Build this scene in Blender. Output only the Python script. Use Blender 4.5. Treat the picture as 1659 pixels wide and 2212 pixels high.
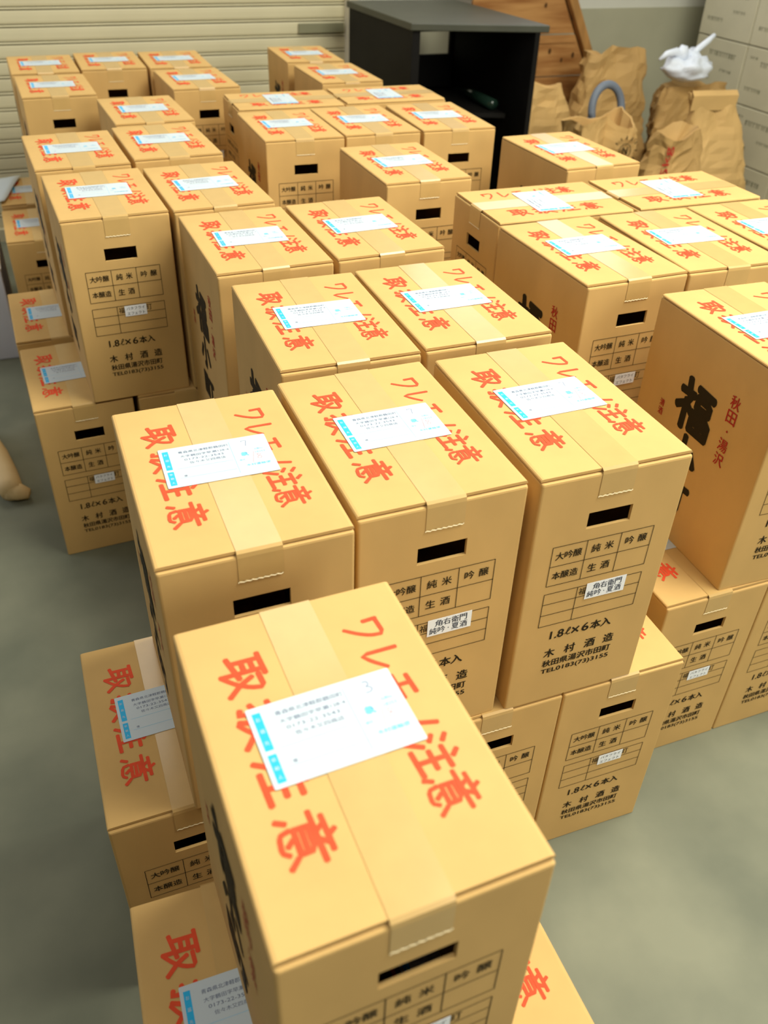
import bpy, math, random
from mathutils import Matrix, Vector, noise

for o in list(bpy.data.objects):
    bpy.data.objects.remove(o)
scene = bpy.context.scene
COL = scene.collection

# ------------------------------------------------------------------ camera
cam_data = bpy.data.cameras.new('camera')
cam = bpy.data.objects.new('camera', cam_data)
COL.objects.link(cam)
right = Vector((0.932587, -0.359774, 0.029054))
up = Vector((0.194431, 0.568545, 0.799346))
fwd = Vector((0.304103, 0.739810, -0.600168))
m = Matrix((right, up, -fwd)).transposed().to_4x4()
m.translation = Vector((0, 0, 1.4154))
cam.matrix_world = m
cam_data.sensor_fit = 'VERTICAL'
cam_data.sensor_height = 36.0
cam_data.sensor_width = 27.0
cam_data.lens = 36.0 * 1854.6 / 2212.0
cam_data.clip_start = 0.02
cam_data.dof.use_dof = True
cam_data.dof.focus_distance = 1.28
cam_data.dof.aperture_fstop = 5.2
scene.camera = cam

# ------------------------------------------------------------------ light
world = bpy.data.worlds.new('world')
scene.world = world
world.use_nodes = True
bg = world.node_tree.nodes['Background']
bg.inputs[0].default_value = (1.0, 0.98, 0.88, 1)
bg.inputs[1].default_value = 0.075


def area(name, loc, target, sx, sy, power, color):
    d = bpy.data.lights.new(name, 'AREA')
    d.shape = 'RECTANGLE'
    d.size = sx
    d.size_y = sy
    d.energy = power
    d.color = color
    o = bpy.data.objects.new(name, d)
    COL.objects.link(o)
    o.location = loc
    o.rotation_euler = (Vector(target) - Vector(loc)).to_track_quat('-Z', 'Y').to_euler()
    o['kind'] = 'structure'
    return o


area('overhead_light', (1.8, 0.6, 3.1), (0.9, 0.8, 0), 1.8, 1.6, 150, (1.0, 0.98, 0.84))
area('overhead_light', (0.6, 3.6, 3.3), (0.5, 3.4, 0), 2.4, 1.4, 42, (1.0, 0.97, 0.86))
area('window_light', (2.6, -3.0, 2.3), (0.6, 1.5, 0.4), 2.2, 1.8, 82, (1.0, 0.98, 0.86))
area('overhead_light', (-0.5, -0.3, 3.0), (-0.1, 0.9, 0), 1.4, 1.0, 18, (1.0, 0.98, 0.86))  # fill lamp added overhead to brighten the left and front cartons
area('window_light', (2.5, 4.22, 1.9), (2.0, 1.0, 0.6), 1.3, 0.95, 10, (0.92, 0.92, 1.0))
area('doorway_light', (-2.3, 3.1, 1.5), (0.2, 2.8, 0.3), 1.2, 1.6, 20, (0.86, 0.88, 1.0))

vs = scene.view_settings
vs.view_transform = 'Standard'
vs.look = 'None'
vs.exposure = -0.02
vs.gamma = 1.0
vs.use_curve_mapping = False
scene.cycles.max_bounces = 6


# ------------------------------------------------------------------ helpers
def link(o, parent=None):
    COL.objects.link(o)
    if parent is not None:
        o.parent = parent
    return o


def tag(o, label, cat, group=None, kind=None):
    o['label'] = label
    o['category'] = cat
    if group:
        o['group'] = group
    if kind:
        o['kind'] = kind
    return o


def empty(name, loc=(0, 0, 0), rz=0.0, parent=None):
    o = bpy.data.objects.new(name, None)
    o.empty_display_size = 0.05
    o.location = loc
    o.rotation_euler = (0, 0, rz)
    return link(o, parent)


class MB:
    """collects geometry, then makes ONE mesh"""
    def __init__(self):
        self.v = []
        self.f = []

    def add(self, vs_, fs_, M=None):
        n = len(self.v)
        if M is not None:
            vs_ = [tuple(M @ Vector(p)) for p in vs_]
        self.v += [tuple(p) for p in vs_]
        self.f += [tuple(i + n for i in f) for f in fs_]
        return self

    def box(self, x0, x1, y0, y1, z0, z1, M=None):
        vv = [(x0, y0, z0), (x1, y0, z0), (x1, y1, z0), (x0, y1, z0), (x0, y0, z1), (x1, y0, z1), (x1, y1, z1), (x0, y1, z1)]
        return self.add(vv, [(3, 2, 1, 0), (4, 5, 6, 7), (0, 1, 5, 4), (1, 2, 6, 5), (2, 3, 7, 6), (3, 0, 4, 7)], M)

    def quad(self, a, b, c, d):
        return self.add([a, b, c, d], [(0, 1, 2, 3)])

    def prism(self, poly, z0, z1, M=None):
        n = len(poly)
        vv = [(p[0], p[1], z0) for p in poly] + [(p[0], p[1], z1) for p in poly]
        ff = [tuple(range(n - 1, -1, -1)), tuple(range(n, 2 * n))]
        ff += [(i, (i + 1) % n, n + (i + 1) % n, n + i) for i in range(n)]
        return self.add(vv, ff, M)

    def tube(self, pts, rad, seg=10):
        pts = [Vector(p) for p in pts]
        rings = []
        for i, p in enumerate(pts):
            t = (pts[min(i + 1, len(pts) - 1)] - pts[max(i - 1, 0)]).normalized()
            a = t.orthogonal().normalized() if i == 0 else (rings[-1][1] - t * rings[-1][1].dot(t)).normalized()
            b = t.cross(a)
            r = rad[i] if isinstance(rad, (list, tuple)) else rad
            rings.append(([p + (a * math.cos(2 * math.pi * k / seg) + b * math.sin(2 * math.pi * k / seg)) * r for k in range(seg)], a))
        vv = [q for r_ in rings for q in r_[0]]
        ff = []
        for i in range(len(pts) - 1):
            for k in range(seg):
                k2 = (k + 1) % seg
                ff.append((i * seg + k, i * seg + k2, (i + 1) * seg + k2, (i + 1) * seg + k))
        ff.append(tuple(range(seg - 1, -1, -1)))
        ff.append(tuple(range((len(pts) - 1) * seg, len(pts) * seg)))
        return self.add(vv, ff)

    def mesh(self, name, mat, smooth=False):
        me = bpy.data.meshes.new(name)
        me.from_pydata(self.v, [], self.f)
        me.materials.append(mat)
        if smooth:
            me.polygons.foreach_set('use_smooth', [True] * len(me.polygons))
        me.update()
        return me

    def build(self, name, mat, parent=None, smooth=False, bevel=0.0):
        o = bpy.data.objects.new(name, self.mesh(name, mat, smooth))
        link(o, parent)
        if bevel:
            b = o.modifiers.new('bevel', 'BEVEL')
            b.width = bevel
            b.segments = 2
            b.limit_method = 'ANGLE'
        return o


def inst(name, me, parent, loc=(0, 0, 0), rz=0.0):
    o = bpy.data.objects.new(name, me)
    o.location = loc
    o.rotation_euler = (0, 0, rz)
    return link(o, parent)


# ------------------------------------------------------------------ materials
def material(name, color, rough=0.7, spec=0.3, noise_amt=0.0, noise_scale=8.0, color2=None, bump=0.0, bump_scale=60.0, stretch=(1, 1, 1), coat=0.0, detail=4.0, transmission=0.0, metallic=0.0):
    mt = bpy.data.materials.new(name)
    mt.use_nodes = True
    nt = mt.node_tree
    b = nt.nodes['Principled BSDF']
    b.inputs['Roughness'].default_value = rough
    b.inputs['Specular IOR Level'].default_value = spec
    b.inputs['Metallic'].default_value = metallic
    b.inputs['Coat Weight'].default_value = coat
    b.inputs['Coat Roughness'].default_value = 0.15
    b.inputs['Transmission Weight'].default_value = transmission
    b.inputs['Base Color'].default_value = (*color, 1)
    if noise_amt or color2 or bump:
        tc = nt.nodes.new('ShaderNodeTexCoord')
        mp = nt.nodes.new('ShaderNodeMapping')
        mp.inputs['Scale'].default_value = stretch
        nt.links.new(tc.outputs['Object'], mp.inputs['Vector'])
    if noise_amt or color2:
        n = nt.nodes.new('ShaderNodeTexNoise')
        n.inputs['Scale'].default_value = noise_scale
        n.inputs['Detail'].default_value = detail
        nt.links.new(mp.outputs[0], n.inputs['Vector'])
        r = nt.nodes.new('ShaderNodeValToRGB')
        r.color_ramp.elements[0].position = 0.35
        r.color_ramp.elements[1].position = 0.65
        c2 = color2 or tuple(c * (1 - noise_amt) for c in color)
        r.color_ramp.elements[0].color = (*c2, 1)
        r.color_ramp.elements[1].color = (*color, 1)
        nt.links.new(n.outputs['Fac'], r.inputs[0])
        nt.links.new(r.outputs[0], b.inputs['Base Color'])
    if bump:
        n2 = nt.nodes.new('ShaderNodeTexNoise')
        n2.inputs['Scale'].default_value = bump_scale
        n2.inputs['Detail'].default_value = 3
        nt.links.new(mp.outputs[0], n2.inputs['Vector'])
        bp = nt.nodes.new('ShaderNodeBump')
        bp.inputs['Strength'].default_value = bump
        bp.inputs['Distance'].default_value = 0.002
        nt.links.new(n2.outputs['Fac'], bp.inputs['Height'])
        nt.links.new(bp.outputs[0], b.inputs['Normal'])
    return mt


M_CARD = material('corrugated_cardboard', (0.640, 0.405, 0.148), 0.78, 0.25, 0.07, 14, bump=0.12, bump_scale=30, stretch=(1, 1, 0.6))
M_TAPE = material('packing_tape', (0.61, 0.395, 0.145), 0.30, 0.45, 0.05, 30, coat=0.3)
M_TORN = material('torn_tape_edge', (0.80, 0.66, 0.40), 0.5, 0.4)
M_RED = material('red_ink', (0.80, 0.085, 0.03), 0.7, 0.2, 0.12, 60)
M_INK = material('black_ink', (0.022, 0.015, 0.005), 0.7, 0.2)
M_SIDERED = material('dark_red_ink', (0.42, 0.03, 0.02), 0.7, 0.2)
M_LABEL = material('label_paper', (0.58, 0.66, 0.72), 0.55, 0.3)
M_BLUE = material('label_blue', (0.02, 0.46, 0.86), 0.55, 0.3)
M_LTEXT = material('label_toner', (0.12, 0.15, 0.26), 0.6, 0.2)
M_LBLUE = material('label_blue_print', (0.18, 0.55, 0.80), 0.6, 0.2)
M_PEN = material('pen_ink', (0.10, 0.12, 0.30), 0.6, 0.2)
M_PENRED = material('red_pen_ink', (0.85, 0.25, 0.30), 0.6, 0.2)
M_STICK = material('sticker_paper', (0.93, 0.95, 0.98), 0.5, 0.3)
M_STINK = material('sticker_ink', (0.05, 0.06, 0.09), 0.6, 0.2)
M_CONC = material('concrete_floor', (0.225, 0.230, 0.160), 0.62, 0.35, 0, 3.0, (0.140, 0.150, 0.105), 0.15, 25, detail=8)
M_SHUT = material('shutter_enamel', (0.66, 0.60, 0.39), 0.45, 0.4, 0.05, 5)
M_SHUTD = material('shutter_joint', (0.10, 0.09, 0.045), 0.7, 0.2)
M_PLATE = material('lock_plate_paint', (0.23, 0.22, 0.13), 0.5, 0.4)
M_RAIL = material('rail_enamel', (0.60, 0.55, 0.42), 0.45, 0.4)
M_BLACK = material('black_lacquer', (0.008, 0.007, 0.006), 0.6, 0.15, 0.3, 6)
M_BTOP = material('dark_grey_top', (0.060, 0.062, 0.042), 0.5, 0.4, 0.15, 8)
M_WOOD = material('old_cedar_boards', (0.50, 0.26, 0.085), 0.6, 0.3, 0, 5, (0.27, 0.105, 0.025), 0.2, 20, stretch=(0.6, 3, 5), detail=6)
M_BEAM = material('cedar_beam', (0.47, 0.24, 0.07), 0.6, 0.3, 0.35, 6, stretch=(4, 4, 0.6))
M_KNOT = material('wood_knot', (0.09, 0.04, 0.012), 0.7, 0.2)
M_GREY = material('grey_green_dado', (0.44, 0.43, 0.31), 0.8, 0.2, 0.12, 3)
M_WHITEW = material('white_plaster', (0.66, 0.66, 0.58), 0.8, 0.2, 0.06, 3)
M_CARTON = material('pale_carton', (0.60, 0.56, 0.40), 0.75, 0.25, 0.08, 5)
M_CPRINT = material('grey_carton_print', (0.20, 0.20, 0.13), 0.8, 0.2)
M_KRAFT = material('kraft_paper', (0.52, 0.32, 0.115), 0.7, 0.3, 0.22, 7, bump=0.3, bump_scale=18)
M_KRAFT2 = material('pale_kraft_paper', (0.66, 0.42, 0.16), 0.7, 0.3, 0.14, 6, bump=0.25, bump_scale=16)
M_PLASTIC = material('white_plastic_film', (0.80, 0.86, 0.97), 0.35, 0.5, 0.06, 12, bump=0.3, bump_scale=25)
M_HOSE = material('blue_grey_rubber', (0.17, 0.20, 0.25), 0.5, 0.4, 0.1, 10)
M_GREEN = material('green_ink', (0.03, 0.22, 0.12), 0.7, 0.2)
M_FOAM = material('white_foam', (0.84, 0.85, 0.86), 0.6, 0.3)
M_FOAMSIDE = material('blue_grey_box_side', (0.60, 0.62, 0.72), 0.5, 0.4, 0.1, 6)  # even blue-grey tone for the box body below the white lid
M_TAN = material('tan_kraft', (0.74, 0.54, 0.27), 0.6, 0.3, 0.12, 8, bump=0.2, bump_scale=20)
M_GLOSS = material('dark_green_glass', (0.012, 0.03, 0.02), 0.12, 0.6)

# ------------------------------------------------------------------ lettering
_cache = {}


def glyphs(s, bold=0.0):
    """flat outline mesh of a string, normalised to its own bounding box"""
    key = (s, bold)
    if key not in _cache:
        cu = bpy.data.curves.new('lettering', 'FONT')
        cu.body = s
        cu.size = 1.0
        cu.resolution_u = 3
        cu.offset = bold
        cu.fill_mode = 'BOTH'
        ob = bpy.data.objects.new('lettering', cu)
        COL.objects.link(ob)
        bpy.context.view_layer.update()
        dg = bpy.context.evaluated_depsgraph_get()
        me = bpy.data.meshes.new_from_object(ob.evaluated_get(dg))
        vv = [(p.co.x, p.co.y) for p in me.vertices]
        ff = [tuple(p.vertices) for p in me.polygons]
        bpy.data.objects.remove(ob)
        bpy.data.curves.remove(cu)
        bpy.data.meshes.remove(me)
        xs = [p[0] for p in vv]
        ys = [p[1] for p in vv]
        x0, x1, y0, y1 = min(xs), max(xs), min(ys), max(ys)
        _cache[key] = ([((p[0] - x0) / (x1 - x0) - 0.5, (p[1] - y0) / (y1 - y0) - 0.5) for p in vv], ff, (x1 - x0) / (y1 - y0))
    return _cache[key]


def put(mb, s, cx, cy, w=None, h=None, z=0.0, rot=0.0, bold=0.0, M=None):
    vv, ff, asp = glyphs(s)
    if w is None:
        w = h * asp
    if h is None:
        h = w / asp
    c, sn = math.cos(rot), math.sin(rot)
    e = bold * min(h, 0.02) * 1.2
    for q, (ex, ey) in enumerate(((0, 0),) if not bold else ((-e, -e / 2), (e, e / 2))):
        pts = [(cx + ex + c * p[0] * w - sn * p[1] * h, cy + ey + sn * p[0] * w + c * p[1] * h, z + 0.00001 * q) for p in vv]
        mb.add(pts, ff, M)


def ribbon(mb, pts, w0, w1, z, M=None):
    """one brush stroke: rounded ends, width easing from w0 to w1"""
    P = [Vector((p[0], p[1])) for p in pts]
    # chaikin rounding
    for _ in range(1 if len(P) > 2 else 0):
        Q = [P[0]]
        for a, b in zip(P[:-1], P[1:]):
            Q += [a * 0.8 + b * 0.2, a * 0.2 + b * 0.8]
        Q.append(P[-1])
        P = Q
    n = len(P)
    L, R = [], []
    for i, p in enumerate(P):
        t = (P[min(i + 1, n - 1)] - P[max(i - 1, 0)]).normalized()
        nn = Vector((-t.y, t.x))
        w = (w0 + (w1 - w0) * i / (n - 1)) / 2
        L.append(p + nn * w)
        R.append(p - nn * w)
    # quads along the stroke
    vv = [(q.x, q.y, z) for q in L + R]
    mb.add(vv, [(i + 1, i, n + i, n + i + 1) for i in range(n - 1)], M)
    # blunt rounded ends that swell a little, drawn outside the stroke body
    for e0, e1, out, w in ((L[0], R[0], (P[0] - P[1]).normalized(), w0), (R[-1], L[-1], (P[-1] - P[-2]).normalized(), w1)):
        c = (e0 + e1) / 2
        sd = (e1 - e0) / 2
        arc = []
        for k in range(7):
            a = math.pi * k / 6
            sw = 1.0 + 0.22 * math.sin(a * 2) ** 2 if 0 < k < 6 else 1.0
            q = c - sd * math.cos(a) * sw + out * math.sin(a) * w * 0.5
            arc.append((q.x, q.y, z))
        mb.add(arc, [tuple(range(7))], M)


BRUSH = {
    'tori': [[(3, 13), (57, 10)], [(15, 13), (15, 74)], [(44, 12), (44, 98)], [(15, 32), (43, 31)], [(15, 51), (43, 50)], [(1, 78), (57, 64)],
             [(56, 24), (92, 21), (86, 48), (70, 74), (50, 94)], [(60, 40), (74, 66), (98, 92)]],
    'atsukau': [[(3, 29), (36, 25)], [(21, 5), (21, 92), (10, 86)], [(2, 64), (37, 49)], [(40, 12), (80, 10), (72, 38), (90, 38), (80, 60), (62, 80), (42, 96)],
                [(54, 12), (51, 48), (36, 92)], [(54, 44), (68, 70), (98, 94)]],
    'chuu': [[(9, 9), (22, 18)], [(3, 36), (16, 44)], [(7, 94), (26, 62)], [(56, 3), (67, 13)], [(38, 28), (92, 26)], [(42, 56), (88, 55)], [(33, 90), (98, 87)], [(65, 28), (65, 88)]],
    'i': [[(48, 0), (53, 8)], [(18, 14), (82, 12)], [(35, 20), (40, 27)], [(66, 18), (60, 27)], [(4, 33), (97, 30)], [(28, 42), (28, 67)], [(28, 42), (74, 41), (74, 67)],
          [(28, 54), (74, 54)], [(28, 67), (74, 67)], [(12, 78), (5, 92)], [(27, 76), (31, 93), (62, 97), (70, 86)], [(46, 74), (54, 83)], [(80, 74), (94, 89)]],
    'wa': [[(17, 16), (19, 44)], [(17, 17), (82, 14), (78, 44), (60, 70), (36, 94)]],
    're': [[(27, 8), (27, 88), (58, 70), (88, 44)]],
    'mo': [[(20, 18), (80, 15)], [(10, 48), (90, 45)], [(46, 17), (46, 82), (58, 91), (86, 88)]],
    'no': [[(78, 10), (64, 50), (24, 94)]],
    'fuku': [[(24, 0), (26, 14)], [(8, 26), (42, 25)], [(36, 30), (26, 48), (2, 62)], [(25, 44), (25, 98)], [(32, 52), (42, 60)], [(54, 6), (96, 10)],
             [(58, 22), (57, 42)], [(58, 23), (92, 25), (90, 43)], [(57, 43), (91, 43)], [(50, 58), (50, 92)], [(50, 58), (98, 59), (97, 92)],
             [(74, 58), (74, 92)], [(50, 75), (97, 75)], [(50, 93), (97, 93)]],
    'ko': [[(50, 2), (50, 94), (38, 86)], [(24, 34), (8, 66)], [(76, 30), (93, 62)]],
    'machi': [[(6, 16), (6, 74)], [(6, 16), (48, 16), (48, 74)], [(27, 16), (27, 72)], [(6, 44), (48, 44)], [(6, 73), (48, 73)], [(56, 20), (99, 17)], [(80, 18), (80, 95), (64, 86)]],
}


def brush(mb, key, cx, cy, w, h, th, rot=0.0, M=None):
    """draws a character centred at cx,cy in the xy plane"""
    R = Matrix.Rotation(rot, 4, 'Z')
    T = (M if M is not None else Matrix.Identity(4)) @ Matrix.Translation((cx, cy, 0)) @ R
    for k, st in enumerate(BRUSH[key]):
        pts = [((p[0] / 100 - 0.5) * w, (0.5 - p[1] / 100) * h) for p in st]
        ribbon(mb, pts, th, th * (1.05 if len(st) < 4 else 0.85), 0.00002 * k, T)


# ================================================================== structure
flo = MB().box(-3.2, 5.2, -2.5, 5.0, -0.05, 0.0).build('floor', M_CONC)
flo['kind'] = 'structure'

YS = 4.25
door = empty('door_1', (0, YS, 0))
door['kind'] = 'structure'
PITCH = 0.0622
Z0 = 0.920 - 14 * PITCH - 0.031
prof = [(0.002, 0.0), (-0.003, 0.002), (-0.0045, 0.010), (-0.005, 0.030), (-0.0045, 0.044), (-0.003, 0.0485), (0.004, 0.0500), (0.004, 0.0520), (-0.005, 0.0535), (-0.007, 0.0560), (-0.005, 0.0585), (0.004, 0.0600), (0.002, 0.0622)]
sm = MB()
XL, XR = -1.5, 1.50
for i in range(len(prof) - 1):
    if i in (6, 11):      # open joints: the dark backing shows
        continue
    (a0, b0), (a1, b1) = prof[i], prof[i + 1]
    sm.quad((XL, a0, b0), (XR, a0, b0), (XR, a1, b1), (XL, a1, b1))
slat_me = sm.mesh('slat', M_SHUT)
k0 = 0
for k in range(40):
    inst('slat', slat_me, door, (0, 0, Z0 + (k - 1) * PITCH + 0.031 + 0.004))
MB().box(XL, XR, -0.03, 0.02, 0.0, 0.055).build('bottom_rail', M_SHUT, door)
MB().box(XL, XR, 0.008, 0.02, 0.0, 2.55).build('backing_sheet', M_SHUTD, door)
MB().box(1.24, 1.455, -0.020, -0.012, 0.805, 0.845).build('lock_plate', M_PLATE, door, bevel=0.002)
tr = MB().box(1.463, 1.505, YS - 0.07, YS + 0.03, 0.0, 2.6).build('trim_1', M_RAIL, bevel=0.004)
tr['kind'] = 'structure'

wall = empty('wall_back', (0, 4.34, 0))
wall['kind'] = 'structure'
MB().box(1.505, 5.2, 0, 0.12, 0.0, 0.868).build('painted_dado', M_GREY, wall)
MB().box(1.505, 5.2, 0.004, 0.12, 0.868, 3.0).build('upper_plaster', M_WHITEW, wall)
MB().box(-3.2, 1.505, 0.0, 0.12, 2.55, 3.0).build('lintel', M_WHITEW, wall)
MB().box(-3.2, XL, 0.0, 0.12, 0.0, 2.55).build('left_pier', M_WHITEW, wall)

win = empty('window_1', (2.5, 4.32, 1.9))
win['kind'] = 'structure'
wf = MB()
for x0, x1, z0, z1 in ((-0.72, -0.66, -0.54, 0.54), (0.66, 0.72, -0.54, 0.54), (-0.66, 0.66, -0.54, -0.48), (-0.66, 0.66, 0.48, 0.54)):
    wf.box(x0, x1, -0.09, 0.03, z0, z1)
wf.build('window_frame', M_RAIL, win)

# ================================================================== cartons
W, L, H = 0.2206, 0.3360, 0.415
HT = H - 0.0040
HB = HT - 0.0018


def carton_body():
    mb = MB()
    r = 0.0035
    hw, hl = W / 2 - 0.0003, L / 2 - 0.0003
    prof_ = []
    for cx, cy, a0 in ((hw - r, -hl + r, -90), (hw - r, hl - r, 0), (-hw + r, hl - r, 90), (-hw + r, -hl + r, 180)):
        for k in range(4):
            a = math.radians(a0 + 30 * k)
            prof_.append((cx + r * math.cos(a), cy + r * math.sin(a)))
    n = len(prof_)
    zs = [(0.0, 0.0015), (0.0015, 0.0), (HB - 0.003, 0.0), (HB - 0.0008, 0.0006), (HB, 0.0020)]
    for z, ins in zs:
        for (x, y) in prof_:
            sx, sy = (hw - ins) / hw, (hl - ins) / hl
            mb.v.append((x * sx, y * sy, z))
    # front flat side is the edge from prof_[15] to prof_[0], rear from prof_[7] to prof_[8]
    for lv in range(len(zs) - 1):
        for i in range(n):
            j = (i + 1) % n
            if lv == 1 and i in (15, 7):
                continue
            mb.f.append((lv * n + i, lv * n + j, (lv + 1) * n + j, (lv + 1) * n + i))
    mb.f.append(tuple(range(n - 1, -1, -1)))
    mb.f.append(tuple(range(4 * n, 5 * n)))
    for i, sy in ((15, -1), (7, 1)):
        j = (i + 1) % n
        a, b, c, d = n + i, n + j, 2 * n + j, 2 * n + i
        y = sy * hl
        hx, z0, z1 = 0.033, 0.3235, 0.3495
        hx *= 1 if sy < 0 else -1
        b0 = len(mb.v)
        yi = y - sy * 0.0045
        mb.v += [(-hx, y, z0), (hx, y, z0), (hx, y, z1), (-hx, y, z1), (-hx, yi, z0), (hx, yi, z0), (hx, yi, z1), (-hx, yi, z1)]
        o_ = (a, b, c, d)
        for k in range(4):
            k2 = (k + 1) % 4
            mb.f.append((o_[k], o_[k2], b0 + k2, b0 + k))
            mb.f.append((b0 + k, b0 + k2, b0 + 4 + k2, b0 + 4 + k))
    return mb.mesh('body', M_CARD)


def flap_mesh(sgn):
    mb = MB()
    hw, hl = W / 2, L / 2 - 0.0042
    pr = [(0.0006, HT), (0.0006, H), (hw - 0.0045, H), (hw - 0.0018, H - 0.0006), (hw - 0.0004, H - 0.002), (hw, HT)]
    n = len(pr)
    mb.v = [(p[0] * sgn, -hl, p[1]) for p in pr] + [(p[0] * sgn, hl, p[1]) for p in pr]
    for i in range(n):
        j = (i + 1) % n
        f = (i, j, n + j, n + i)
        mb.f.append(f if sgn > 0 else f[::-1])
    e = tuple(range(n))
    mb.f.append(e[::-1] if sgn > 0 else e)
    e = tuple(range(n, 2 * n))
    mb.f.append(e if sgn > 0 else e[::-1])
    return mb.mesh('top_flap', M_CARD)


def tape_mesh():
    mb = MB()
    w = 0.0255
    hl = L / 2
    path = [(-hl - 0.0004, 0.3745), (-hl - 0.0004, H - 0.0075), (-hl + 0.0004, H - 0.0022), (-hl + 0.0035, H + 0.0006), (-hl + 0.03, H + 0.0005),
            (hl - 0.03, H + 0.0005), (hl - 0.0035, H + 0.0006), (hl - 0.0004, H - 0.0022), (hl + 0.0004, H - 0.0075), (hl + 0.0004, 0.372)]
    N = 12
    for y, z in path:
        for k in range(N + 1):
            zz = z
            if y in (path[0][0], path[-1][0]) and z < 0.38:
                zz = z + (0.0018 if k % 2 else 0.0)
            mb.v.append((-w + 2 * w * k / N, y, zz))
    for i in range(len(path) - 1):
        for k in range(N):
            a = i * (N + 1) + k
            mb.f.append((a + 1, a, a + N + 1, a + N + 2))
    mb.f = [f[::-1] for f in mb.f]
    return mb.mesh('packing_tape', M_TAPE)


def line(mb, x0, z0, x1, z1, t=0.0009):
    if abs(z1 - z0) < 1e-6:
        mb.quad((x0 - t / 2, z0 - t / 2, 0), (x1 + t / 2, z0 - t / 2, 0), (x1 + t / 2, z0 + t / 2, 0), (x0 - t / 2, z0 + t / 2, 0))
    else:
        mb.quad((x0 - t / 2, z0, 0), (x0 + t / 2, z0, 0), (x0 + t / 2, z1, 0), (x0 - t / 2, z1, 0))


def front_print():
    mb = MB()
    for z in (0.304, 0.2705, 0.2365):
        line(mb, -0.078, z, 0.0765, z)
    for x in (-0.078, -0.026, 0.026, 0.0765):
        line(mb, x, 0.2365, x, 0.304)
    for z in (0.222, 0.2025, 0.1820, 0.1605):
        line(mb, -0.078, z, 0.0765, z)
    for x in (-0.078, -0.026, 0.0765):
        line(mb, x, 0.1605, x, 0.222)
    for k, ch in enumerate('大吟醸'):
        put(mb, ch, -0.0655 + 0.0135 * k, 0.2875, 0.0125, 0.0130, bold=0.012)
    for k, ch in enumerate('本醸造'):
        put(mb, ch, -0.0655 + 0.0135 * k, 0.2535, 0.0125, 0.0130, bold=0.012)
    for ch, x, z in (('純', -0.0105, 0.2875), ('米', 0.0100, 0.2875), ('吟', 0.0415, 0.2875), ('醸', 0.0620, 0.2875), ('生', -0.0105, 0.2535), ('酒', 0.0100, 0.2535)):
        put(mb, ch, x, z, 0.0135, 0.0135, bold=0.012)
    for ch, x in (('福', -0.0165), ('小', 0.013), ('町', 0.0415)):
        put(mb, ch, x, 0.2122, 0.0130, 0.0130)
    put(mb, '1.8', -0.0445, 0.1385, 0.0215, 0.0152, bold=0.022)
    ribbon(mb, [(-0.0310, 0.1345), (-0.0245, 0.1405), (-0.0230, 0.1458), (-0.0258, 0.1455), (-0.0282, 0.1380), (-0.0274, 0.1318), (-0.0230, 0.1335)], 0.0014, 0.0014, 0)
    put(mb, '×', -0.0145, 0.1380, 0.0125, 0.0125, bold=0.008)
    put(mb, '6', 0.0020, 0.1385, 0.0108, 0.0155, bold=0.022)
    put(mb, '本', 0.0190, 0.1380, 0.0170, 0.0170, bold=0.022)
    put(mb, '入', 0.0365, 0.1380, 0.0170, 0.0160, bold=0.022)
    for ch, x in zip('木村酒造', (-0.0510, -0.0175, 0.0160, 0.0480)):
        put(mb, ch, x, 0.1020, 0.0170, 0.0172, bold=0.02)
    put(mb, '秋田県湯沢市田町', -0.002, 0.0805, 0.114, 0.0135, bold=0.02)
    put(mb, 'TEL0183(73)3155', -0.002, 0.0628, 0.114, 0.0112, bold=0.02)
    return mb.mesh('front_print', M_INK)


def top_print(which):
    mb = MB()
    # text runs from the rear to the front of the lid: up is +x
    rot = -math.pi / 2
    for k, ch in enumerate(('tori', 'atsukau', 'chuu', 'i') if which == 0 else ()):
        brush(mb, ch, -0.0590, 0.0915 - 0.0585 * k, 0.046, 0.044, 0.0046 if ch == 'i' else 0.0052, rot)
    for k, ch in enumerate(('wa', 're', 'mo', 'no', 'chuu', 'i') if which == 1 else ()):
        brush(mb, ch, 0.0625, 0.1070 - 0.0388 * k, 0.0375 if ch in ('chuu', 'i') else 0.034, 0.043, 0.0040 if ch == 'i' else 0.0046, rot)
    return mb.mesh(('handle_with_care_lettering', 'fragile_lettering')[which], M_RED)


def side_black():
    mb = MB()
    brush(mb, 'fuku', -0.012, 0.267, 0.090, 0.090, 0.0150)
    brush(mb, 'ko', -0.012, 0.176, 0.080, 0.072, 0.0135)
    brush(mb, 'machi', -0.012, 0.094, 0.082, 0.072, 0.0130)
    return mb.mesh('brush_lettering', M_INK)


def side_red():
    mb = MB()
    for ch, z in (('秋', 0.327), ('田', 0.300), ('湯', 0.247), ('沢', 0.219)):
        put(mb, ch, 0.0765, z, 0.022, 0.023, bold=0.02)
    put(mb, '・', 0.0765, 0.2735, 0.004, 0.004)
    for ch, z in (('清', 0.236), ('酒', 0.219)):
        put(mb, ch, -0.095, z, 0.013, 0.014, bold=0.02)
    return mb.mesh('red_side_lettering', M_SIDERED)


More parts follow.
